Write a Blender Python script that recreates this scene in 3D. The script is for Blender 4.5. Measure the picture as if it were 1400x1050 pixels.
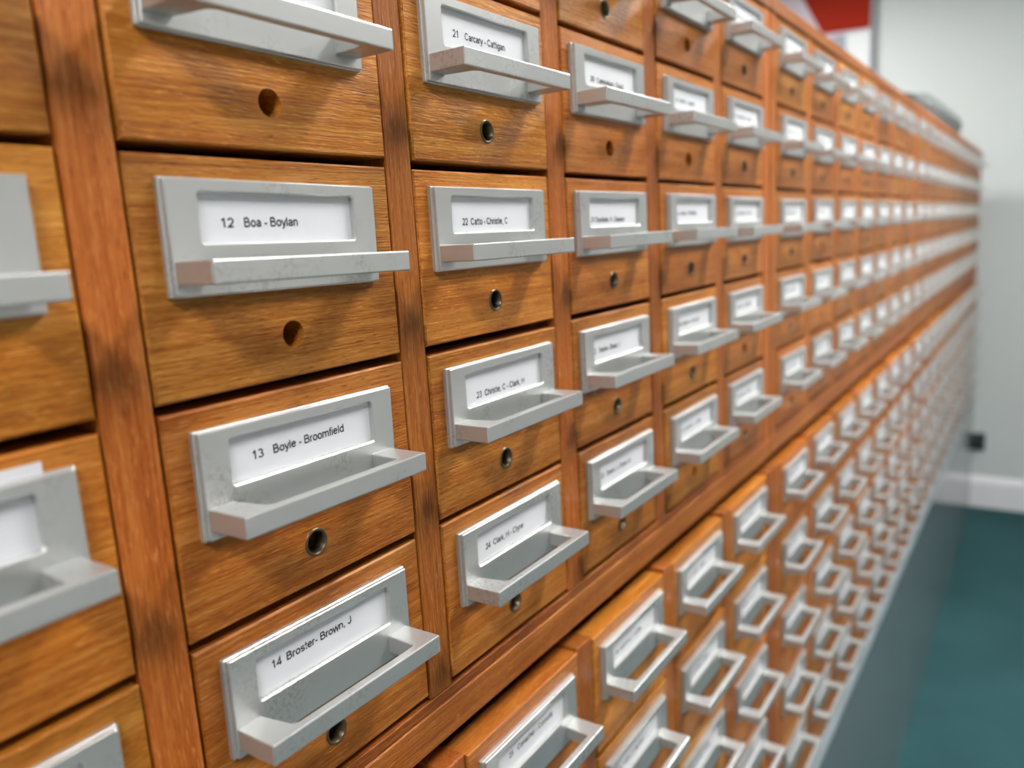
import bpy, bmesh, math, random
from mathutils import Matrix, Vector

random.seed(7)
for o in list(bpy.data.objects):
    bpy.data.objects.remove(o, do_unlink=True)
scene = bpy.context.scene
COL = scene.collection

# One "unit" u is the width of a drawer front (15 cm). X runs along the cabinets,
# Y into them (upper fronts at 0), Z up; FLOOR is the floor level in units.
S = 0.15
FLOOR = -10.35
CEIL = 8.3


def P(x, y, z):
    return Vector((x * S, y * S, (z - FLOOR) * S))


# ---------------------------------------------------------------- camera
R0 = Vector((0.5581647, -0.8276555, -0.0586393))
R1 = Vector((-0.1817774, -0.0530211, -0.9819092))
R2 = Vector((0.8095734, 0.5587264, -0.1800436))
cam_data = bpy.data.cameras.new('camera')
cam = bpy.data.objects.new('camera', cam_data)
COL.objects.link(cam)
m = Matrix((R0, -R1, -R2)).transposed().to_4x4()
m.translation = P(-1.178216, -1.994208, -0.277236)
cam.matrix_world = m
cam_data.sensor_width = 36.0
cam_data.lens = 36.0 * 1077.977 / 1400.0
cam_data.clip_start = 0.01
cam_data.dof.use_dof = True
cam_data.dof.focus_distance = 2.90 * S
cam_data.dof.aperture_fstop = 4.8
cam_data.dof.aperture_blades = 0
scene.camera = cam

# ---------------------------------------------------------------- world and view
w = bpy.data.worlds.new('world')
scene.world = w
w.use_nodes = True
w.node_tree.nodes['Background'].inputs[0].default_value = (0.8, 0.85, 0.9, 1)
w.node_tree.nodes['Background'].inputs[1].default_value = 0.1
vs = scene.view_settings
vs.view_transform = 'Standard'
vs.look = 'None'
vs.gamma = 1.0
vs.use_curve_mapping = False
vs.exposure = 0.40
LAMP = 58.0          # emission of the aisle ceiling panels
LAMP_REAR = 42.0     # panels over the aisle behind the cabinets


# ---------------------------------------------------------------- materials
def new_mat(name):
    mt = bpy.data.materials.new(name)
    mt.use_nodes = True
    nt = mt.node_tree
    return mt, nt, nt.nodes, nt.links, nt.nodes['Principled BSDF']


def plain(name, col, rough=0.5, metal=0.0, spec=0.5):
    mt, nt, N, L, b = new_mat(name)
    b.inputs['Base Color'].default_value = (*col, 1)
    b.inputs['Roughness'].default_value = rough
    b.inputs['Metallic'].default_value = metal
    b.inputs['Specular IOR Level'].default_value = spec
    return mt


def node(N, t, **kw):
    n = N.new(t)
    for k, v in kw.items():
        setattr(n, k, v)
    return n


def ramp(N, stops):
    r = N.new('ShaderNodeValToRGB')
    e = r.color_ramp.elements
    while len(e) < len(stops):
        e.new(0.5)
    for i, (p, c) in enumerate(stops):
        e[i].position = p
        e[i].color = (*c, 1) if len(c) == 3 else c
    return r


def wood(name, grain, dark, mid, light, rough=0.42):
    """grain: 'X' (drawer fronts, rails) or 'Z' (stiles)."""
    mt, nt, N, L, b = new_mat(name)
    tc = node(N, 'ShaderNodeTexCoord')
    oi = node(N, 'ShaderNodeObjectInfo')
    mul = node(N, 'ShaderNodeVectorMath', operation='MULTIPLY')
    mul.inputs[1].default_value = (3.7, 5.1, 9.3)
    L.new(oi.outputs['Random'], mul.inputs[0])
    add = node(N, 'ShaderNodeVectorMath', operation='ADD')
    L.new(tc.outputs['Object'], add.inputs[0])
    L.new(mul.outputs[0], add.inputs[1])

    def stretched(along, across, scale, detail=3.0, rough_=0.55, dist=0.0):
        mp = node(N, 'ShaderNodeMapping')
        sc = {'X': (along, across, across), 'Z': (across, across, along)}[grain]
        mp.inputs['Scale'].default_value = sc
        L.new(add.outputs[0], mp.inputs['Vector'])
        nz = node(N, 'ShaderNodeTexNoise')
        nz.inputs['Scale'].default_value = scale
        nz.inputs['Detail'].default_value = detail
        nz.inputs['Roughness'].default_value = rough_
        nz.inputs['Distortion'].default_value = dist
        L.new(mp.outputs[0], nz.inputs['Vector'])
        return nz.outputs['Fac']

    broad = stretched(0.35, 3.0, 9.0, 3.0, 0.5, 0.4)       # broad figure
    rings = stretched(0.22, 6.0, 18.0, 2.0, 0.5, 0.9)      # growth-ring lines
    fine = stretched(0.12, 5.0, 150.0, 3.0, 0.6)           # fine grain
    pores = stretched(0.10, 1.0, 1300.0, 1.0, 0.5)          # pore dashes
    sawf = stretched(1.0, 1.0, 5.0, 2.0)

    mix1 = node(N, 'ShaderNodeMix', data_type='FLOAT')
    mix1.inputs[0].default_value = 0.55
    L.new(broad, mix1.inputs[2]); L.new(rings, mix1.inputs[3])
    mix2 = node(N, 'ShaderNodeMix', data_type='FLOAT')
    mix2.inputs[0].default_value = 0.44
    L.new(mix1.outputs[0], mix2.inputs[2]); L.new(fine, mix2.inputs[3])
    cr = ramp(N, [(0.34, dark), (0.49, mid), (0.63, light)])
    L.new(mix2.outputs[0], cr.inputs[0])

    # dark pores and pale worn flecks along the grain
    pr = ramp(N, [(0.62, (0, 0, 0)), (0.72, (1, 1, 1))])
    L.new(pores, pr.inputs[0])
    pm = node(N, 'ShaderNodeMix', data_type='RGBA', blend_type='MIX')
    pmf = node(N, 'ShaderNodeMath', operation='MULTIPLY')
    pmf.inputs[1].default_value = 0.55
    L.new(pr.outputs[0], pmf.inputs[0]); L.new(pmf.outputs[0], pm.inputs[0])
    L.new(cr.outputs[0], pm.inputs[6])
    pm.inputs[7].default_value = (dark[0] * .45, dark[1] * .4, dark[2] * .4, 1)
    fr = ramp(N, [(0.30, (1, 1, 1)), (0.37, (0, 0, 0))])
    L.new(pores, fr.inputs[0])
    fm = node(N, 'ShaderNodeMix', data_type='RGBA', blend_type='MIX')
    fmf = node(N, 'ShaderNodeMath', operation='MULTIPLY')
    fmf.inputs[1].default_value = 0.60
    L.new(fr.outputs[0], fmf.inputs[0]); L.new(fmf.outputs[0], fm.inputs[0])
    L.new(pm.outputs[2], fm.inputs[6])
    fm.inputs[7].default_value = (light[0] * 1.25, light[1] * 1.35, light[2] * 1.6, 1)

    # board to board hue and value
    hs = node(N, 'ShaderNodeHueSaturation')
    hv = node(N, 'ShaderNodeMapRange')
    hv.inputs[3].default_value = 0.75; hv.inputs[4].default_value = 1.10
    L.new(oi.outputs['Random'], hv.inputs[0])
    hmul = node(N, 'ShaderNodeMath', operation='MULTIPLY'); hmul.inputs[1].default_value = 7.31
    hfr = node(N, 'ShaderNodeMath', operation='FRACT')
    L.new(oi.outputs['Random'], hmul.inputs[0]); L.new(hmul.outputs[0], hfr.inputs[0])
    hh = node(N, 'ShaderNodeMapRange')
    hh.inputs[3].default_value = 0.491; hh.inputs[4].default_value = 0.501
    L.new(hfr.outputs[0], hh.inputs[0])
    L.new(hv.outputs[0], hs.inputs['Value']); L.new(hh.outputs[0], hs.inputs['Hue'])
    L.new(fm.outputs[2], hs.inputs['Color'])
    L.new(hs.outputs[0], b.inputs['Base Color'])

    rr = node(N, 'ShaderNodeMapRange')
    rr.inputs[3].default_value = rough - 0.10; rr.inputs[4].default_value = rough + 0.12
    L.new(sawf, rr.inputs[0]); L.new(rr.outputs[0], b.inputs['Roughness'])
    b.inputs['Specular IOR Level'].default_value = 0.22
    b.inputs['Coat Weight'].default_value = 0.06
    b.inputs['Coat Roughness'].default_value = 0.28
    hsum = node(N, 'ShaderNodeMath', operation='ADD')
    L.new(fine, hsum.inputs[0]); L.new(pores, hsum.inputs[1])
    bp = node(N, 'ShaderNodeBump')
    bp.inputs['Strength'].default_value = 0.55
    bp.inputs['Distance'].default_value = 0.0006
    L.new(hsum.outputs[0], bp.inputs['Height'])
    L.new(bp.outputs[0], b.inputs['Normal'])
    return mt


M = {}
M['front'] = wood('drawer_front_wood', 'X', (0.235, 0.060, 0.004), (0.415, 0.138, 0.011), (0.575, 0.250, 0.042))
M['stile'] = wood('stile_wood', 'Z', (0.230, 0.058, 0.005), (0.365, 0.108, 0.011), (0.490, 0.185, 0.035), 0.48)
M['rail'] = wood('rail_wood', 'X', (0.200, 0.050, 0.004), (0.320, 0.097, 0.010), (0.440, 0.170, 0.032), 0.48)


def metal_mat():
    mt, nt, N, L, b = new_mat('satin_aluminium')
    tc = node(N, 'ShaderNodeTexCoord')
    oi = node(N, 'ShaderNodeObjectInfo')
    add = node(N, 'ShaderNodeVectorMath', operation='ADD')
    L.new(tc.outputs['Object'], add.inputs[0]); L.new(oi.outputs['Random'], add.inputs[1])
    nz = node(N, 'ShaderNodeTexNoise')
    nz.inputs['Scale'].default_value = 420; nz.inputs['Detail'].default_value = 5; nz.inputs['Roughness'].default_value = 0.7
    L.new(add.outputs[0], nz.inputs['Vector'])
    big = node(N, 'ShaderNodeTexNoise')
    big.inputs['Scale'].default_value = 28; big.inputs['Detail'].default_value = 2
    L.new(add.outputs[0], big.inputs['Vector'])
    br = ramp(N, [(0.52, (0, 0, 0)), (0.68, (1, 1, 1))])
    L.new(big.outputs['Fac'], br.inputs[0])
    nr = ramp(N, [(0.47, (0, 0, 0)), (0.60, (1, 1, 1))])
    L.new(nz.outputs['Fac'], nr.inputs[0])
    wear = node(N, 'ShaderNodeMath', operation='MULTIPLY')
    L.new(br.outputs[0], wear.inputs[0]); L.new(nr.outputs[0], wear.inputs[1])
    mx = node(N, 'ShaderNodeMix', data_type='RGBA')
    L.new(wear.outputs[0], mx.inputs[0])
    mx.inputs[6].default_value = (0.54, 0.55, 0.54, 1)
    mx.inputs[7].default_value = (0.38, 0.38, 0.365, 1)
    L.new(mx.outputs[2], b.inputs['Base Color'])
    b.inputs['Metallic'].default_value = 0.72
    rg = node(N, 'ShaderNodeMapRange')
    rg.inputs[3].default_value = 0.36; rg.inputs[4].default_value = 0.52
    L.new(wear.outputs[0], rg.inputs[0]); L.new(rg.outputs[0], b.inputs['Roughness'])
    return mt


M['metal'] = metal_mat()


def paper_mat(name, col):
    mt, nt, N, L, b = new_mat(name)
    tc = node(N, 'ShaderNodeTexCoord')
    nz = node(N, 'ShaderNodeTexNoise'); nz.inputs['Scale'].default_value = 900
    L.new(tc.outputs['Object'], nz.inputs['Vector'])
    mx = node(N, 'ShaderNodeMix', data_type='RGBA')
    L.new(nz.outputs['Fac'], mx.inputs[0])
    mx.inputs[6].default_value = (*[c * .96 for c in col], 1)
    mx.inputs[7].default_value = (*col, 1)
    L.new(mx.outputs[2], b.inputs['Base Color'])
    b.inputs['Roughness'].default_value = 0.55
    b.inputs['Coat Weight'].default_value = 0.25       # thin clear film over the card
    b.inputs['Coat Roughness'].default_value = 0.12
    return mt


M['paper'] = paper_mat('label_paper', (0.68, 0.69, 0.72))
M['paper_cream'] = paper_mat('cream_paper', (0.72, 0.70, 0.50))
M['ink'] = plain('printed_ink', (0.012, 0.012, 0.014), 0.7)
M['ink_soft'] = plain('worn_printed_ink', (0.10, 0.10, 0.11), 0.7)
M['eyelet'] = plain('eyelet_brass', (0.15, 0.115, 0.07), 0.35, 0.85)
M['hole'] = M['front']


def wall_mat(name, col, rough=0.85):
    mt, nt, N, L, b = new_mat(name)
    tc = node(N, 'ShaderNodeTexCoord')
    nz = node(N, 'ShaderNodeTexNoise'); nz.inputs['Scale'].default_value = 60; nz.inputs['Detail'].default_value = 4
    L.new(tc.outputs['Object'], nz.inputs['Vector'])
    mx = node(N, 'ShaderNodeMix', data_type='RGBA')
    L.new(nz.outputs['Fac'], mx.inputs[0])
    mx.inputs[6].default_value = (*[c * .97 for c in col], 1)
    mx.inputs[7].default_value = (*col, 1)
    L.new(mx.outputs[2], b.inputs['Base Color'])
    b.inputs['Roughness'].default_value = rough
    bp = node(N, 'ShaderNodeBump'); bp.inputs['Strength'].default_value = 0.1; bp.inputs['Distance'].default_value = 0.002
    L.new(nz.outputs['Fac'], bp.inputs['Height']); L.new(bp.outputs[0], b.inputs['Normal'])
    return mt


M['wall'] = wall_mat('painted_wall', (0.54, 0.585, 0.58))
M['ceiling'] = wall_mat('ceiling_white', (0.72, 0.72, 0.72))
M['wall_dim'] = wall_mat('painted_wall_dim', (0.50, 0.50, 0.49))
M['skirting'] = plain('skirting_gloss', (0.74, 0.74, 0.76), 0.4)
M['base'] = plain('base_grey_enamel', (0.165, 0.178, 0.19), 0.13, 0.0, 0.6)
M['base_lip'] = plain('base_lip_enamel', (0.22, 0.27, 0.29), 0.35)


def carpet_mat():
    mt, nt, N, L, b = new_mat('teal_carpet')
    tc = node(N, 'ShaderNodeTexCoord')
    n1 = node(N, 'ShaderNodeTexNoise'); n1.inputs['Scale'].default_value = 500; n1.inputs['Detail'].default_value = 3
    n2 = node(N, 'ShaderNodeTexNoise'); n2.inputs['Scale'].default_value = 3; n2.inputs['Detail'].default_value = 2
    L.new(tc.outputs['Object'], n1.inputs['Vector']); L.new(tc.outputs['Object'], n2.inputs['Vector'])
    ad = node(N, 'ShaderNodeMath', operation='ADD')
    L.new(n1.outputs['Fac'], ad.inputs[0]); L.new(n2.outputs['Fac'], ad.inputs[1])
    hv = node(N, 'ShaderNodeMath', operation='MULTIPLY'); hv.inputs[1].default_value = 0.5
    L.new(ad.outputs[0], hv.inputs[0])
    r = ramp(N, [(0.35, (0.020, 0.062, 0.068)), (0.65, (0.036, 0.098, 0.106))])
    L.new(hv.outputs[0], r.inputs[0]); L.new(r.outputs[0], b.inputs['Base Color'])
    b.inputs['Roughness'].default_value = 0.95
    b.inputs['Specular IOR Level'].default_value = 0.1
    bp = node(N, 'ShaderNodeBump'); bp.inputs['Strength'].default_value = 0.4; bp.inputs['Distance'].default_value = 0.003
    L.new(n1.outputs['Fac'], bp.inputs['Height']); L.new(bp.outputs[0], b.inputs['Normal'])
    return mt


M['carpet'] = carpet_mat()


def emit_mat(name, strength, col=(1.0, 0.985, 0.965)):
    mt = bpy.data.materials.new(name); mt.use_nodes = True
    nt = mt.node_tree; nt.nodes.clear()
    e = nt.nodes.new('ShaderNodeEmission'); o = nt.nodes.new('ShaderNodeOutputMaterial')
    e.inputs[0].default_value = (*col, 1); e.inputs[1].default_value = strength
    nt.links.new(e.outputs[0], o.inputs[0])
    return mt


M['lamp'] = emit_mat('lit_diffuser', LAMP)
M['lamp_rear'] = emit_mat('lit_diffuser_rear', LAMP_REAR)
M['lamp_frame'] = plain('lamp_frame_white', (0.8, 0.8, 0.8), 0.4)
M['board'] = plain('notice_board_lilac', (0.50, 0.45, 0.50), 0.8)
M['board_frame'] = plain('board_frame_grey', (0.16, 0.18, 0.19), 0.6)
M['red'] = plain('red_print', (0.25, 0.014, 0.004), 0.8, 0, 0.15)
M['sheet'] = plain('pale_sheet', (0.62, 0.66, 0.66), 0.7)
M['sheet_dark'] = plain('grey_print', (0.24, 0.28, 0.32), 0.7)
M['greybox'] = plain('grey_green_card', (0.25, 0.285, 0.275), 0.7)
M['greybox_dark'] = plain('dark_grey_card', (0.09, 0.105, 0.105), 0.6)
M['black'] = plain('dark_plastic', (0.02, 0.025, 0.025), 0.4)


# ---------------------------------------------------------------- mesh helpers (units u)
def mesh_from(name, verts, faces, mat, smooth=False):
    me = bpy.data.meshes.new(name)
    me.from_pydata([(x * S, y * S, z * S) for x, y, z in verts], [], faces)
    me.materials.append(mat)
    bm = bmesh.new(); bm.from_mesh(me)
    bmesh.ops.recalc_face_normals(bm, faces=bm.faces)
    bm.to_mesh(me); bm.free()
    if smooth:
        for p in me.polygons:
            p.use_smooth = True
    me.update()
    return me


def add_box(V, F, x0, x1, y0, y1, z0, z1):
    n = len(V)
    V += [(x0, y0, z0), (x1, y0, z0), (x1, y1, z0), (x0, y1, z0), (x0, y0, z1), (x1, y0, z1), (x1, y1, z1), (x0, y1, z1)]
    F += [tuple(n + i for i in f) for f in ((0, 3, 2, 1), (4, 5, 6, 7), (0, 1, 5, 4), (1, 2, 6, 5), (2, 3, 7, 6), (3, 0, 4, 7))]


def bevel_mesh(me, off, seg=1):
    bm = bmesh.new(); bm.from_mesh(me)
    bmesh.ops.bevel(bm, geom=list(bm.edges), offset=off * S, segments=seg, affect='EDGES', profile=0.5, clamp_overlap=True)
    bmesh.ops.recalc_face_normals(bm, faces=bm.faces)
    bm.to_mesh(me); bm.free()
    return me


def box_mesh(name, x0, x1, y0, y1, z0, z1, mat, bev=0.0):
    V, F = [], []
    add_box(V, F, x0, x1, y0, y1, z0, z1)
    me = mesh_from(name, V, F, mat)
    return bevel_mesh(me, bev) if bev else me


def link(name, me, parent=None, loc=(0, 0, 0)):
    o = bpy.data.objects.new(name, me)
    COL.objects.link(o)
    o.parent = parent
    o.location = loc
    return o


def rel(x, y, z):
    return Vector((x * S, y * S, z * S))


def tag(o, label, cat, group=None, kind=None):
    if label: o['label'] = label
    if cat: o['category'] = cat
    if group: o['group'] = group
    if kind: o['kind'] = kind
    return o


def empty(name, loc, label, cat, group=None):
    o = bpy.data.objects.new(name, None)
    o.empty_display_size = 0.05
    COL.objects.link(o)
    o.location = loc
    return tag(o, label, cat, group)


def struct(name, me, loc=None):
    o = link(name, me, None, loc if loc is not None else P(0, 0, 0))
    o['kind'] = 'structure'
    return o


# ---------------------------------------------------------------- the room
XA, XB, YA, YB = -16.0, 29.4, -17.0, 15.0
T = 0.6
struct('floor', box_mesh('floor', XA - T, XB + T, YA - T, YB + T, FLOOR - T, FLOOR, M['carpet']))
struct('ceiling', box_mesh('ceiling', XA - T, XB + T, YA - T, YB + T, CEIL, CEIL + T, M['ceiling']))
struct('wall_end', box_mesh('wall_end', XB, XB + T, YA - T, YB + T, FLOOR, CEIL, M['wall']))
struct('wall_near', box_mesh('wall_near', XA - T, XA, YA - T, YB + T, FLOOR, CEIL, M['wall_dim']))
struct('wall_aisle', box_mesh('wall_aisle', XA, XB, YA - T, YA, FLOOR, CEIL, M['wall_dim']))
struct('wall_rear', box_mesh('wall_rear', XA, XB, YB, YB + T, FLOOR, CEIL, M['wall']))


def skirting():
    V, F = [], []
    prof = [(XB + .02, FLOOR - .02), (XB - .12, FLOOR - .02), (XB - .12, FLOOR + .85), (XB - .08, FLOOR + .98), (XB - .03, FLOOR + 1.08), (XB + .02, FLOOR + 1.08)]
    n = len(prof)
    for y in (YA, YB):
        V += [(x, y, z) for x, z in prof]
    F += [tuple(range(n)), tuple(range(n, 2 * n))]
    F += [(i, (i + 1) % n, n + (i + 1) % n, n + i) for i in range(n)]
    return mesh_from('skirting', V, F, M['skirting'])


struct('baseboard_end', skirting())


# ceiling light panels (real lamps of the place)
def ceiling_light(x, y, mat, label, group):
    e = empty('ceiling_light', P(x, y, CEIL), label, 'ceiling light', group)
    a, d = 1.0, 2.4
    link('diffuser', box_mesh('diffuser', -a, a, -d, d, -0.10, -0.05, mat), e)
    V, F = [], []
    f = 0.16
    add_box(V, F, -a - f, a + f, -d - f, -d, -0.16, 0.01)
    add_box(V, F, -a - f, a + f, d, d + f, -0.16, 0.01)
    add_box(V, F, -a - f, -a, -d, d, -0.16, 0.01)
    add_box(V, F, a, a + f, -d, d, -0.16, 0.01)
    link('frame', mesh_from('lamp_frame', V, F, M['lamp_frame']), e)


for x, where in ((-7.6, 'above the aisle beside the legible drawers'), (8.0, 'above the middle of the aisle before the drawers'), (16.5, 'above the aisle by the white end wall')):
    ceiling_light(x, -4.9, M['lamp'], 'lit rectangular ceiling panel ' + where, 'ceiling panels over the front aisle')
for x, where in ((4.0, 'behind the second cabinet'), (23.0, 'behind the cabinet topped with grey boxes')):
    ceiling_light(x, 6.4, M['lamp_rear'], 'lit rectangular ceiling panel ' + where, 'ceiling panels over the rear aisle')


# ---------------------------------------------------------------- drawer meshes
TH = 0.13          # thickness of a drawer front
HOLE_R = 0.043
HOLE_Z = -0.535
_cache = {}


def drawer_mesh(wd, ht, depth=2.55):
    key = ('d', round(wd, 3), round(ht, 3))
    if key in _cache:
        return _cache[key]
    V, F = [], []
    b = 0.006
    cx, cz = wd / 2, HOLE_Z
    # front face: rectangle inset by the bevel with a round bore
    x0, x1, z1, z0 = b, wd - b, -b, -ht + b
    rect = [(x1, cz), (x1, z1), (cx, z1), (x0, z1), (x0, cz), (x0, z0), (cx, z0), (x1, z0)]
    for x, z in rect:
        V.append((x, 0, z))
    n = 24
    c0 = len(V)
    for i in range(n):
        a = 2 * math.pi * i / n
        V.append((cx + HOLE_R * math.cos(a), 0, cz + HOLE_R * math.sin(a)))
    q = n // 4
    for k in range(4):
        A, B, Cc = rect_i = (2 * k, 2 * k + 1, (2 * k + 2) % 8)
        arc = [c0 + (k * q + j) % n for j in range(q + 1)]
        F.append((A, B, Cc) + tuple(reversed(arc)))
    # bore wall
    c1 = len(V)
    for i in range(n):
        a = 2 * math.pi * i / n
        V.append((cx + HOLE_R * math.cos(a), TH, cz + HOLE_R * math.sin(a)))
    for i in range(n):
        j = (i + 1) % n
        F.append((c0 + i, c0 + j, c1 + j, c1 + i))
    # bevel, sides and back of the board
    o0 = len(V)
    X0, X1, Z1, Z0 = 0, wd, 0, -ht
    outer = [(X1, cz), (X1, Z1), (cx, Z1), (X0, Z1), (X0, cz), (X0, Z0), (cx, Z0), (X1, Z0)]
    V += [(x, b, z) for x, z in outer]
    o1 = len(V)
    V += [(x, TH, z) for x, z in outer]
    for i in range(8):
        j = (i + 1) % 8
        F.append((i, j, o0 + j, o0 + i))
        F.append((o0 + i, o0 + j, o1 + j, o1 + i))
    for k in range(4):
        A, B, Cc = o1 + 2 * k, o1 + 2 * k + 1, o1 + (2 * k + 2) % 8
        arc = [c1 + (k * q + j) % n for j in range(q + 1)]
        F.append((A, B, Cc) + tuple(reversed(arc)))
    # tray behind the front
    g, t = 0.045, 0.05
    top = -0.20
    add_box(V, F, g, g + t, TH - .001, depth, -ht + .03, top)
    add_box(V, F, wd - g - t, wd - g, TH - .001, depth, -ht + .03, top)
    add_box(V, F, g + t, wd - g - t, depth - t, depth, -ht + .03, top)
    add_box(V, F, g + t, wd - g - t, TH - .001, depth - t, -ht + .02, -ht + .05)
    me = mesh_from('drawer', V, F, M['front'])
    _cache[key] = me
    return me


def rrect(x0, x1, z0, z1, r, seg=4):
    pts = []
    for cx, cz, a0 in ((x1 - r, z1 - r, 0), (x0 + r, z1 - r, 90), (x0 + r, z0 + r, 180), (x1 - r, z0 + r, 270)):
        for k in range(seg + 1):
            a = math.radians(a0 + 90 * k / seg)
            pts.append((cx + r * math.cos(a), cz + r * math.sin(a)))
    return pts


PW, PT, PB = 0.404, -0.063, -0.390     # plate half width, top, bottom (below drawer top)


def plate_mesh():
    """Frame of cast metal: stepped rim, flat face, window with rounded corners."""
    loops = [
        (rrect(-PW, PW, PB, PT, .005), 0.002),
        (rrect(-PW, PW, PB, PT, .005), -0.014),
        (rrect(-PW + .003, PW - .003, PB + .003, PT - .003, .005), -0.017),
        (rrect(-PW + .008, PW - .008, PB + .0035, PT - .0035, .005), -0.0175),
        (rrect(-PW + .0085, PW - .0085, PB + .004, PT - .004, .005), -0.029),
        (rrect(-PW + .0115, PW - .0115, PB + .0065, PT - .0065, .005), -0.032),
        (rrect(-.302, .302, -.248, -.097, .016), -0.032),
        (rrect(-.297, .297, -.243, -.102, .013), -0.027),
        (rrect(-.297, .297, -.243, -.102, .013), -0.004),
    ]
    V, F = [], []
    n = len(loops[0][0])
    for pts, y in loops:
        V += [(x, y, z) for x, z in pts]
    for k in range(len(loops) - 1):
        for i in range(n):
            j = (i + 1) % n
            F.append((k * n + i, k * n + j, (k + 1) * n + j, (k + 1) * n + i))
    me = mesh_from('label_holder', V, F, M['metal'])
    return me


HT, HB = -0.289, -0.355


def handle_mesh():
    """U-shaped pull: two thick arms and a thin front bar, extruded in Z."""
    xl, xr, yf, yb = -.391, .376, -.196, -.030
    pts = [(xl, yb), (xl, yf), (xr, yf), (xr, yb), (xr - .100, yb), (xr - .106, -.161), (xl + .128, -.161), (xl + .110, -.149), (xl + .088, yb)]
    n = len(pts)
    V = [(x, y, HT) for x, y in pts] + [(x, y, HB) for x, y in pts]
    F = [tuple(range(n)), tuple(range(2 * n - 1, n - 1, -1))] + [(i, n + i, n + (i + 1) % n, (i + 1) % n) for i in range(n)]
    me = mesh_from('pull_handle', V, F, M['metal'])
    return bevel_mesh(me, 0.0045, 2)


def card_mesh(mat, extra=0.0):
    return box_mesh('label_card', -.31, .31, -.011, -.004, -.255, -.090 + extra, mat)


def eyelet_mesh():
    prof = [(HOLE_R - .005, .05), (HOLE_R - .005, -.001), (HOLE_R - .002, -.004), (HOLE_R + .003, -.004), (HOLE_R + .006, .001)]
    n = 28
    V, F = [], []
    for r, y in prof:
        for i in range(n):
            a = 2 * math.pi * i / n
            V.append((r * math.cos(a), y, r * math.sin(a)))
    for k in range(len(prof) - 1):
        for i in range(n):
            j = (i + 1) % n
            F.append((k * n + i, k * n + j, (k + 1) * n + j, (k + 1) * n + i))
    return mesh_from('eyelet', V, F, M['eyelet'], True)


ME_PLATE, ME_HANDLE = plate_mesh(), handle_mesh()
ME_CARD, ME_CREAM = card_mesh(M['paper']), card_mesh(M['paper_cream'])
ME_CARD_TALL = box_mesh('spare_card', -.31, .333, -.0035, .0005, -.255, -.034, M['paper'])
ME_EYELET = eyelet_mesh()


# ---------------------------------------------------------------- lettering
def _arc(cx, cy, rx, ry, a0, a1, n=None):
    n = n or max(4, int(abs(a1 - a0) / 15))
    return [(cx + rx * math.cos(math.radians(a0 + (a1 - a0) * k / n)), cy + ry * math.sin(math.radians(a0 + (a1 - a0) * k / n))) for k in range(n + 1)]


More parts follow.
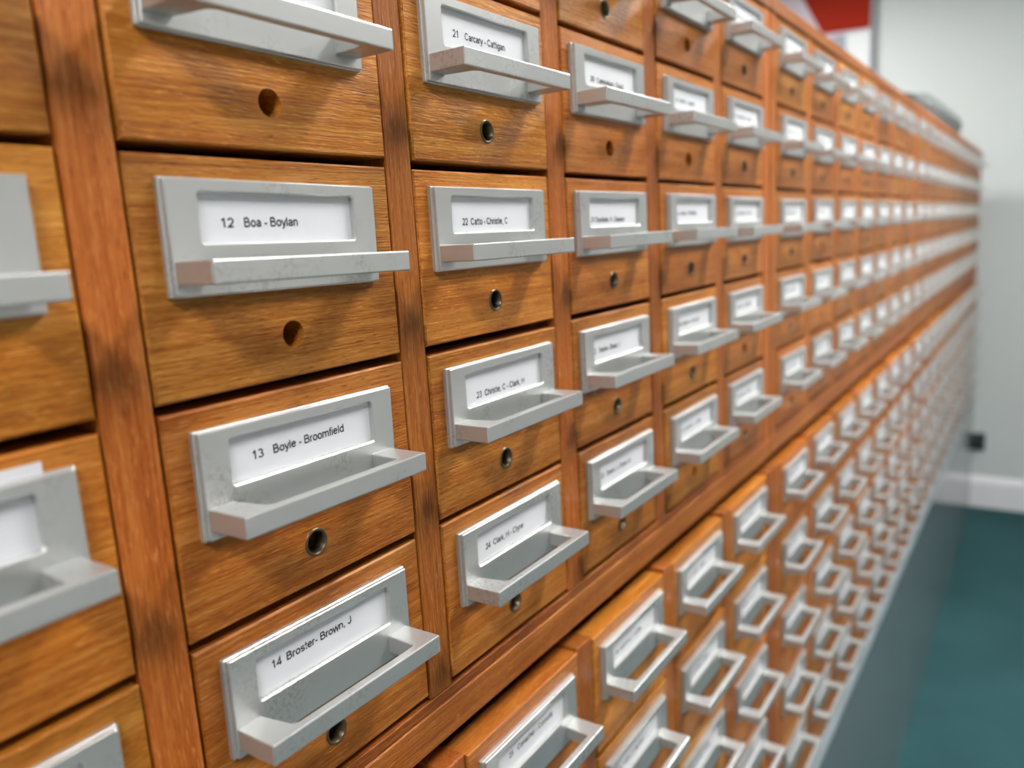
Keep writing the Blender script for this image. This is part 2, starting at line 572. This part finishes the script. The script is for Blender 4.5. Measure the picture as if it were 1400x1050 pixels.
def _glyphs():
    """Plain sans-serif letters as centre lines; cap height 1."""
    A = _arc
    X = .665
    arch = lambda x, w_: [(x, .36)] + A(x + w_ / 2, X - .24, w_ / 2, .24, 180, 0) + [(x + w_, 0)]
    g = {}
    g['A'] = (.93, [[(.05, 0), (.465, .98), (.88, 0)], [(.2, .33), (.73, .33)]])
    g['B'] = (.93, [[(.13, 0), (.13, 1)], [(.13, .935), (.47, .935)] + A(.47, .735, .24, .2, 90, -90) + [(.13, .535)], [(.47, .535)] + A(.5, .3, .29, .235, 90, -90) + [(.13, .065)]])
    g['C'] = (1.01, [A(.51, .5, .40, .435, 35, 325)])
    g['D'] = (1.01, [[(.13, 0), (.13, 1)], [(.13, .935), (.42, .935)] + A(.42, .5, .43, .435, 90, -90) + [(.13, .065)]])
    g['H'] = (1.01, [[(.13, 0), (.13, 1)], [(.88, 0), (.88, 1)], [(.13, .53), (.88, .53)]])
    g['I'] = (.39, [[(.195, 0), (.195, 1)]])
    g['J'] = (.70, [[(.55, 1), (.55, .3)] + A(.32, .3, .23, .235, 0, -175)])
    g['M'] = (1.16, [[(.12, 0), (.12, .97), (.58, .06), (1.04, .97), (1.04, 0)]])
    g['a'] = (.777, [[(.62, 0), (.62, .45)] + A(.38, .47, .24, .195, 0, 158), [(.62, .42), (.4, .385), (.21, .33), (.125, .2), (.18, .1), (.31, .06), (.48, .1), (.62, .23)]])
    g['b'] = (.777, [[(.12, 0), (.12, 1)], A(.39, .365, .27, .3, 0, 360)])
    g['c'] = (.70, [A(.38, .365, .28, .3, 40, 320)])
    g['d'] = (.777, [[(.66, 0), (.66, 1)], A(.39, .365, .27, .3, 0, 360)])
    g['e'] = (.777, [[(.11, .39), (.67, .39)], A(.39, .365, .28, .3, 5, 325)])
    g['f'] = (.39, [[(.2, 0), (.2, .78)] + A(.35, .79, .15, .145, 180, 80), [(.02, X), (.38, X)]])
    g['g'] = (.777, [A(.38, .365, .27, .3, 0, 360), [(.65, .73), (.65, -.02)] + A(.38, -.02, .27, .2, 0, -155)])
    g['h'] = (.777, [[(.13, 0), (.13, 1)], arch(.13, .52)])
    g['i'] = (.31, [[(.155, 0), (.155, .73)], [(.155, .87), (.155, 1)]])
    g['k'] = (.70, [[(.12, 0), (.12, 1)], [(.60, .72), (.12, .25)], [(.29, .41), (.63, 0)]])
    g['l'] = (.31, [[(.155, 0), (.155, 1)]])
    g['m'] = (1.16, [[(.12, 0), (.12, .73)], arch(.12, .46), arch(.58, .46)])
    g['n'] = (.777, [[(.13, 0), (.13, .73)], arch(.13, .52)])
    g['o'] = (.777, [A(.39, .365, .29, .3, 0, 360)])
    g['r'] = (.465, [[(.12, 0), (.12, .73)], [(.12, .36)] + A(.36, .42, .24, .245, 180, 75)])
    g['s'] = (.70, [A(.35, .515, .23, .15, 25, 270) + A(.35, .215, .25, .15, 88, -155)])
    g['t'] = (.39, [[(.2, .93), (.2, .17)] + A(.32, .18, .12, .115, 180, 280), [(.02, X), (.37, X)]])
    g['u'] = (.777, [[(.12, .73), (.12, .28)] + A(.38, .29, .26, .225, 180, 360), [(.64, 0), (.64, .73)]])
    g['v'] = (.70, [[(.04, .73), (.35, .03), (.66, .73)]])
    g['w'] = (1.01, [[(.04, .73), (.27, .03), (.505, .68), (.74, .03), (.97, .73)]])
    g['x'] = (.70, [[(.06, .73), (.64, 0)], [(.64, .73), (.06, 0)]])
    g['y'] = (.70, [[(.04, .73), (.36, .04)], [(.66, .73), (.36, -.04), (.28, -.19), (.1, -.225)]])
    g['0'] = (.777, [A(.39, .5, .27, .435, 0, 360)])
    g['1'] = (.777, [[(.19, .74), (.37, .84), (.47, .99)], [(.47, 1), (.47, 0)]])
    g['2'] = (.777, [A(.38, .67, .27, .265, 170, -25) + [(.5, .38), (.13, .065), (.68, .065)]])
    g['3'] = (.777, [A(.37, .725, .24, .21, 155, -90), A(.37, .29, .29, .225, 90, -158)])
    g['4'] = (.777, [[(.53, 0), (.53, .96), (.08, .26), (.72, .26)]])
    g['5'] = (.777, [[(.64, .935), (.23, .935), (.15, .47)] + A(.36, .325, .29, .26, 135, -155)])
    g[','] = (.39, [[(.2, .13), (.2, 0), (.13, -.15)]])
    g['-'] = (.465, [[(.05, .33), (.42, .33)]])
    g[' '] = (.39, [])
    return g


GLYPHS = _glyphs()


def raw_text(body, hw=0.086):
    V, F = [], []
    x = 0.0
    for ch in body:
        adv, lines = GLYPHS[ch]
        for pl in lines:
            closed = len(pl) > 3 and math.dist(pl[0], pl[-1]) < 1e-6
            n = len(pl)
            base = len(V)
            for i in range(n):
                a = pl[i - 1] if i > 0 else (pl[-2] if closed else None)
                c = pl[i + 1] if i < n - 1 else (pl[1] if closed else None)
                ds = []
                if a: ds.append(Vector((pl[i][0] - a[0], pl[i][1] - a[1])).normalized())
                if c: ds.append(Vector((c[0] - pl[i][0], c[1] - pl[i][1])).normalized())
                nrm = sum((Vector((-d.y, d.x)) for d in ds), Vector((0, 0)))
                nrm.normalize()
                k = hw / max(.35, nrm.dot(Vector((-ds[0].y, ds[0].x))))
                V.append((x + pl[i][0] + nrm.x * k, pl[i][1] + nrm.y * k))
                V.append((x + pl[i][0] - nrm.x * k, pl[i][1] - nrm.y * k))
            for i in range(n - 1):
                q = base + 2 * i
                F.append((q, q + 1, q + 3, q + 2))
        x += adv
    return V, F


def text_mesh(pieces, base, cap=0.0275, mat=None):
    """pieces: (string, x left, x right) in drawer units from the drawer's left edge."""
    V, F = [], []
    for body, xl, xr in pieces:
        vs_, fs = raw_text(body)
        a, b_ = min(v[0] for v in vs_), max(v[0] for v in vs_)
        n = len(V)
        V += [(xl + (v[0] - a) / (b_ - a) * (xr - xl), -0.0118, base + v[1] * cap) for v in vs_]
        F += [tuple(n + i for i in f) for f in fs]
    return mesh_from('label_text', V, F, mat or M['ink'])


def faint_mesh(seed, base=-.195):
    """Unreadable small print: rows of short strokes, as the defocused cards show it."""
    r = random.Random(seed)
    V, F = [], []
    x = .24 + r.random() * .04
    for wlen in (2, r.randint(5, 8), 1, r.randint(5, 8)):
        for _ in range(wlen):
            h = r.choice((.019, .019, .027))
            add_box(V, F, x, x + .006, -.0122, -.0108, base, base + h)
            if r.random() < .75:
                add_box(V, F, x + .006, x + .0135, -.0122, -.0108, base + r.choice((0, h - .006)), base + h * .3 + .004)
            x += .0195
        x += .018
    return mesh_from('label_text', V, F, M['ink_soft'])


FAINT = [faint_mesh(k) for k in range(6)]
# (column, row) -> lettering on the card
TEXT = {
    (2, 2): ([('12', .273, .316), ('Boa - Boylan', .352, .555)], -.195),
    (2, 3): ([('13', .284, .325), ('Boyle - Broomfield', .362, .662)], -.186),
    (2, 4): ([('14', .265, .303), ('Broster- Brown, J', .324, .617)], -.170),
    (3, 1): ([('21', .280, .317), ('Carcary - Cattigan', .360, .642)], -.192),
    (3, 2): ([('22', .272, .311), ('Catto - Christie, C', .331, .599)], -.209),
    (3, 3): ([('23', .284, .323), ('Christie, C - Clark, H', .344, .655)], -.225),
    (3, 4): ([('24', .275, .314), ('Clark, H - Clyne', .336, .579)], -.196),
    (3, 5): ([('25', .292, .329), ('Conacher - Connolly', .365, .683)], -.187),
    (4, 1): ([('30', .269, .316), ('Cunningham - David', .340, .643)], -.219),
    (4, 2): ([('31', .225, .265), ('Davidson, A - Davison', .281, .618)], -.215),
    (4, 3): ([('32', .199, .232), ('Davnie - Dewar, I', .265, .511)], -.198),
    (4, 4): ([('33', .230, .268), ('Dewar, J - Dixon, M', .300, .600)], -.190),
}

# ---------------------------------------------------------------- cabinet layout
PITCH = 0.7037
HU = 0.672
ROWS_U = [2 * PITCH - k * PITCH for k in range(5)]
PITCH_L = 0.735
HL = 0.703
ROWS_L = [-2.434 - k * PITCH_L for k in range(5)]
YL = -0.035                      # lower fronts stand slightly proud
DEPTH = 2.9
TOPZ = 1.535
RAIL_T, RAIL_B = -2.152, -2.312
BASE_T = -6.27

# columns: (left, right) edges of the drawer openings
units = [
    [(-2.27, -1.28), (-1.125, -.150), (0.0, 1.0), (1.1406, 2.1164), (2.2736, 3.2358), (3.3888, 4.3700), (4.525, 5.500)],
    [(5.885 + 1.163 * k, 5.885 + 1.163 * k + .985) for k in range(7)],
    [(14.22 + 1.163 * k, 14.22 + 1.163 * k + .985) for k in range(7)],
    [(22.56 + 1.163 * k, 22.56 + 1.163 * k + .985) for k in range(5)],
]
unit_side = []       # outer edges of each carcass
for i, cols in enumerate(units):
    l = cols[0][0] - (0.18 if i else 0.16)
    r = cols[-1][1] + (0.19 if i < 3 else 0.16)
    unit_side.append((l, r))

U_LABEL = [
    'wooden card cabinet whose drawers carry the legible cards 12 to 14 and 21 to 24',
    'wooden card cabinet on its lower twin, between the legible drawers and the third cabinet',
    'wooden card cabinet on its lower twin with grey boxes lying on its top',
    'short wooden card cabinet with cream label cards beside the white end wall',
]
L_LABEL = [
    'proud-fronted lower wooden card cabinet with the card 25, under the legible drawers',
    'lower wooden card cabinet on the grey base, second in the row from card 25',
    'lower wooden card cabinet on the grey base, under the cabinet topped with boxes',
    'short lower wooden card cabinet with cream label cards beside the white end wall',
]


def make_drawer(root, org, col_i, row_i, x0, x1, ztop, y, ht, cream, detail):
    key0 = (col_i, row_i)
    wd = x1 - x0 - .014
    rj = random.Random(col_i * 131 + row_i * 17)
    dx = .009 + rj.uniform(-.002, .002)
    dz = rj.uniform(-.004, .004)
    dy = rj.uniform(-.006, .006)
    tilt = rj.uniform(-.0016, .0016)
    if (col_i, row_i) == (4, 4):
        dx += .010; tilt = .004; dy = .004
    if (col_i, row_i) == (3, 5):
        dy = -.004
    d = link('drawer', drawer_mesh(wd, ht), root, rel(x0 + dx, y + dy, ztop + dz) - org)
    d.rotation_euler = (0, tilt, 0)
    c = wd / 2
    px = c + rj.uniform(-.006, .006)
    if col_i == 2: px = c - .009
    pz = rj.uniform(-.004, .004) - (0.008 if row_i >= 5 else 0)
    if key0 == (2, 2): pz -= .006
    lh = link('label_holder', ME_PLATE, d, rel(px, 0, pz))
    ph = link('pull_handle', ME_HANDLE, d, rel(px, 0, pz))
    lh.rotation_euler = ph.rotation_euler = (0, .014 if col_i == 2 and row_i < 5 else rj.uniform(-.004, .004), 0)
    cm = ME_CREAM if cream else ME_CARD
    if (col_i, row_i) == (1, 3):
        link('spare_card', ME_CARD_TALL, d, rel(px, 0, pz))
    link('label_card', cm, d, rel(px, 0, pz))
    if rj.random() < .62 and (col_i, row_i) not in ((2, 2), (2, 1), (4, 1)) or (col_i, row_i) in ((2, 3), (2, 4), (3, 1), (3, 2), (3, 3), (3, 4), (4, 2), (4, 3), (4, 4)):
        link('eyelet', ME_EYELET, d, rel(c, 0, HOLE_Z))
    key = (col_i, row_i)
    if key in TEXT:
        pieces, base = TEXT[key]
        link('label_text', text_mesh(pieces, base), d, rel(-dx, 0, -dz))
    elif detail:
        link('label_text', FAINT[rj.randint(0, 5)], d, rel(px - .5, 0, pz))
    return d


ci = 0
for ui, cols in enumerate(units):
    L0, R1_ = unit_side[ui]
    cream = ui == 3
    # ---- upper cabinet
    org = rel(L0, 0, RAIL_B)
    e = empty('card_cabinet', P(L0, 0, RAIL_B), U_LABEL[ui], 'card cabinet', 'upper card cabinets in the row')

    def part(name, x0, x1, y0, y1, z0, z1, mat, bev=0.006, _o=None, _e=None):
        cx, cy, cz = (x0 + x1) / 2, (y0 + y1) / 2, (z0 + z1) / 2
        me = box_mesh(name, x0 - cx, x1 - cx, y0 - cy, y1 - cy, z0 - cz, z1 - cz, mat, bev)
        return link(name, me, _e, rel(cx, cy, cz) - _o)

    kw = dict(_o=org, _e=e)
    part('top_panel', L0 - .002, R1_ + .002, -.012, DEPTH, 1.423, TOPZ, M['rail'], **kw)
    part('bottom_panel', cols[0][0], cols[-1][1], 0, DEPTH, RAIL_T + .003, -2.103, M['rail'], .003, **kw)
    part('base_rail', L0 - .001, R1_ + .001, -.006, .115, RAIL_B, RAIL_T, M['rail'], **kw)
    part('back_panel', L0 + .02, R1_ - .02, DEPTH, DEPTH + .05, RAIL_B, TOPZ - .01, M['rail'], .003, **kw)
    part('side_panel', L0 + .002, cols[0][0] - .004, 0, DEPTH, RAIL_T + .003, 1.421, M['stile'], **kw)
    part('side_panel', cols[-1][1] + .004, R1_ - .002, 0, DEPTH, RAIL_T + .003, 1.421, M['stile'], **kw)
    for k in range(len(cols) - 1):
        part('stile', cols[k][1] + .002, cols[k + 1][0] - .002, .002, DEPTH, -2.100, 1.421, M['stile'], .004, **kw)
    for k, (a, b_) in enumerate(cols):
        for r_, z in enumerate(ROWS_U):
            make_drawer(e, rel(L0, 0, RAIL_B), ci + k, r_, a, b_, z, 0.0, HU, cream, ci + k < 10)
    # ---- lower cabinet
    org = rel(L0, YL, BASE_T)
    e = empty('lower_card_cabinet', P(L0, YL, BASE_T), L_LABEL[ui], 'card cabinet', 'lower card cabinets in the row')
    kw = dict(_o=org, _e=e)
    part('top_panel', L0 + .002, R1_ - .002, .14, DEPTH, -2.413, RAIL_B + .001, M['rail'], .003, **kw)
    part('bottom_panel', L0 + .001, R1_ - .001, YL, DEPTH, BASE_T, -6.098, M['rail'], **kw)
    part('back_panel', L0 + .02, R1_ - .02, DEPTH, DEPTH + .05, BASE_T, RAIL_B, M['rail'], .003, **kw)
    part('side_panel', L0 + .002, cols[0][0] - .004, YL, DEPTH, -6.097, -2.414, M['stile'], **kw)
    part('side_panel', cols[-1][1] + .004, R1_ - .002, YL, DEPTH, -6.097, -2.414, M['stile'], **kw)
    for k in range(len(cols) - 1):
        part('stile', cols[k][1] + .002, cols[k + 1][0] - .002, YL, DEPTH, -6.097, -2.414, M['stile'], .006, **kw)
    for k, (a, b_) in enumerate(cols):
        for r_, z in enumerate(ROWS_L):
            make_drawer(e, rel(L0, YL, BASE_T), ci + k, r_ + 5, a, b_, z, YL, HL, cream, ci + k < 10)
    ci += len(cols)

# ---------------------------------------------------------------- grey steel base under the row
bl, br_ = unit_side[0][0] - .05, unit_side[-1][1] + .05
e = empty('steel_base', P(bl, 0, FLOOR), 'long grey enamelled steel base with a pale lip under the card cabinets', 'cabinet base')
o_ = rel(bl, 0, FLOOR)


def bpart(name, x0, x1, y0, y1, z0, z1, mat, bev=.01):
    return link(name, box_mesh(name, x0, x1, y0, y1, z0, z1, mat, bev), e, -o_)


bpart('top_plate', bl, br_, -.125, DEPTH + .06, BASE_T - .09, BASE_T + .0003, M['base_lip'])
for i, (a, b_) in enumerate(unit_side):
    bpart('front_panel', a + .01, b_ - .01, -.105, -.07, FLOOR + .004, BASE_T - .085, M['base'])
bpart('end_panel', bl, bl + .05, -.08, DEPTH, FLOOR, BASE_T - .085, M['base'])
bpart('end_panel', br_ - .05, br_, -.08, DEPTH, FLOOR, BASE_T - .085, M['base'])

# ---------------------------------------------------------------- things on the cabinets
def prism_x(name, prof, x0, x1, mat, bev=0.02):
    n = len(prof)
    V = [(x0, y, z) for y, z in prof] + [(x1, y, z) for y, z in prof]
    F = [tuple(range(n)), tuple(range(2 * n - 1, n - 1, -1))] + [(i, (i + 1) % n, n + (i + 1) % n, n + i) for i in range(n)]
    return bevel_mesh(mesh_from(name, V, F, mat), bev, 2)


def archive_box(x0, x1, y0, y1, h, lidmat, bodymat, label):
    e_ = empty('archive_box', P(x0, y0, TOPZ), label, 'box')
    link('body', box_mesh('body', 0, x1 - x0, 0, y1 - y0, 0, h * .8, bodymat, .03), e_)
    g = .05
    link('lid', prism_x('lid', [(-g, h * .62), (-g, h * .92), (.12, h), (y1 - y0 - .12, h), (y1 - y0 + g, h * .92), (y1 - y0 + g, h * .62)], -g, x1 - x0 + g, lidmat), e_)


archive_box(16.8, 18.9, .45, 2.2, .58, M['greybox_dark'], M['greybox'], 'grey card archive box with a dark lid on the cabinet top')
archive_box(19.4, 26.2, .45, 2.4, .88, M['greybox'], M['greybox'], 'long pale grey archive box with a grey lid on the cabinet top')

# small open wooden card tray left on the top
e_ = empty('card_tray', P(13.4, .25, TOPZ), 'small empty wooden card tray standing on the cabinet top', 'tray')
tx, ty, tz = 1.5, 2.2, .24
for nm, b6 in (('tray_side', (0, .06, 0, ty, 0, tz)), ('tray_side', (tx - .06, tx, 0, ty, 0, tz)), ('tray_front', (.06, tx - .06, 0, .07, 0, tz)), ('tray_back', (.06, tx - .06, ty - .07, ty, 0, tz)), ('tray_bottom', (.06, tx - .06, .07, ty - .07, 0, .04))):
    link(nm, box_mesh(nm, *b6, M['rail'], .006), e_)

# ---------------------------------------------------------------- end wall: notice board, dark fitting
def flat_yz(name, pts, x0, x1, mat):
    n = len(pts)
    V = [(x0, y, z) for y, z in pts] + [(x1, y, z) for y, z in pts]
    F = [tuple(range(n)), tuple(range(2 * n - 1, n - 1, -1))] + [(i, (i + 1) % n, n + (i + 1) % n, n + i) for i in range(n)]
    return mesh_from(name, V, F, mat)


e_ = empty('notice_board', P(XB, 3.3, 2.2), 'framed lilac notice board with a large red sheet on the white wall', 'notice board')
y0_, z0_ = 3.3, 2.2
by, bz = 5.2, 5.6


def nb(name, pts, xa, xb, mat):
    link(name, flat_yz(name, [(y - y0_, z - z0_) for y, z in pts], xa, xb, mat), e_)


nb('board', [(y0_, z0_), (y0_ + by, z0_), (y0_ + by, z0_ + bz), (y0_, z0_ + bz)], -.10, .005, M['board'])
f_ = .16
for pts in ([(y0_, z0_), (y0_ + f_, z0_), (y0_ + f_, z0_ + bz), (y0_, z0_ + bz)], [(y0_ + by - f_, z0_), (y0_ + by, z0_), (y0_ + by, z0_ + bz), (y0_ + by - f_, z0_ + bz)],
            [(y0_ + f_, z0_), (y0_ + by - f_, z0_), (y0_ + by - f_, z0_ + f_), (y0_ + f_, z0_ + f_)], [(y0_ + f_, z0_ + bz - f_), (y0_ + by - f_, z0_ + bz - f_), (y0_ + by - f_, z0_ + bz), (y0_ + f_, z0_ + bz)]):
    nb('frame_bar', pts, -.16, -.09, M['board_frame'])
nb('red_sheet', [(3.50, 6.03), (5.05, 6.10), (5.80, 7.55), (3.50, 7.55)], -.135, -.095, M['red'])
nb('pale_sheet', [(3.52, 4.2), (4.25, 4.2), (4.25, 5.95), (3.52, 5.95)], -.12, -.095, M['sheet'])
nb('grey_sheet', [(4.27, 4.6), (4.70, 4.6), (4.70, 5.97), (4.27, 5.97)], -.12, -.095, M['sheet_dark'])

e_ = empty('wall_socket', P(XB, -.42, -8.35), 'small dark wall socket above the pale skirting beside the cabinet base', 'socket')
link('back_plate', box_mesh('back_plate', -.05, .005, 0, .45, 0, .60, M['black'], .015), e_)
link('plug', box_mesh('plug', -.24, -.045, .10, .35, .12, .45, M['black'], .03), e_)
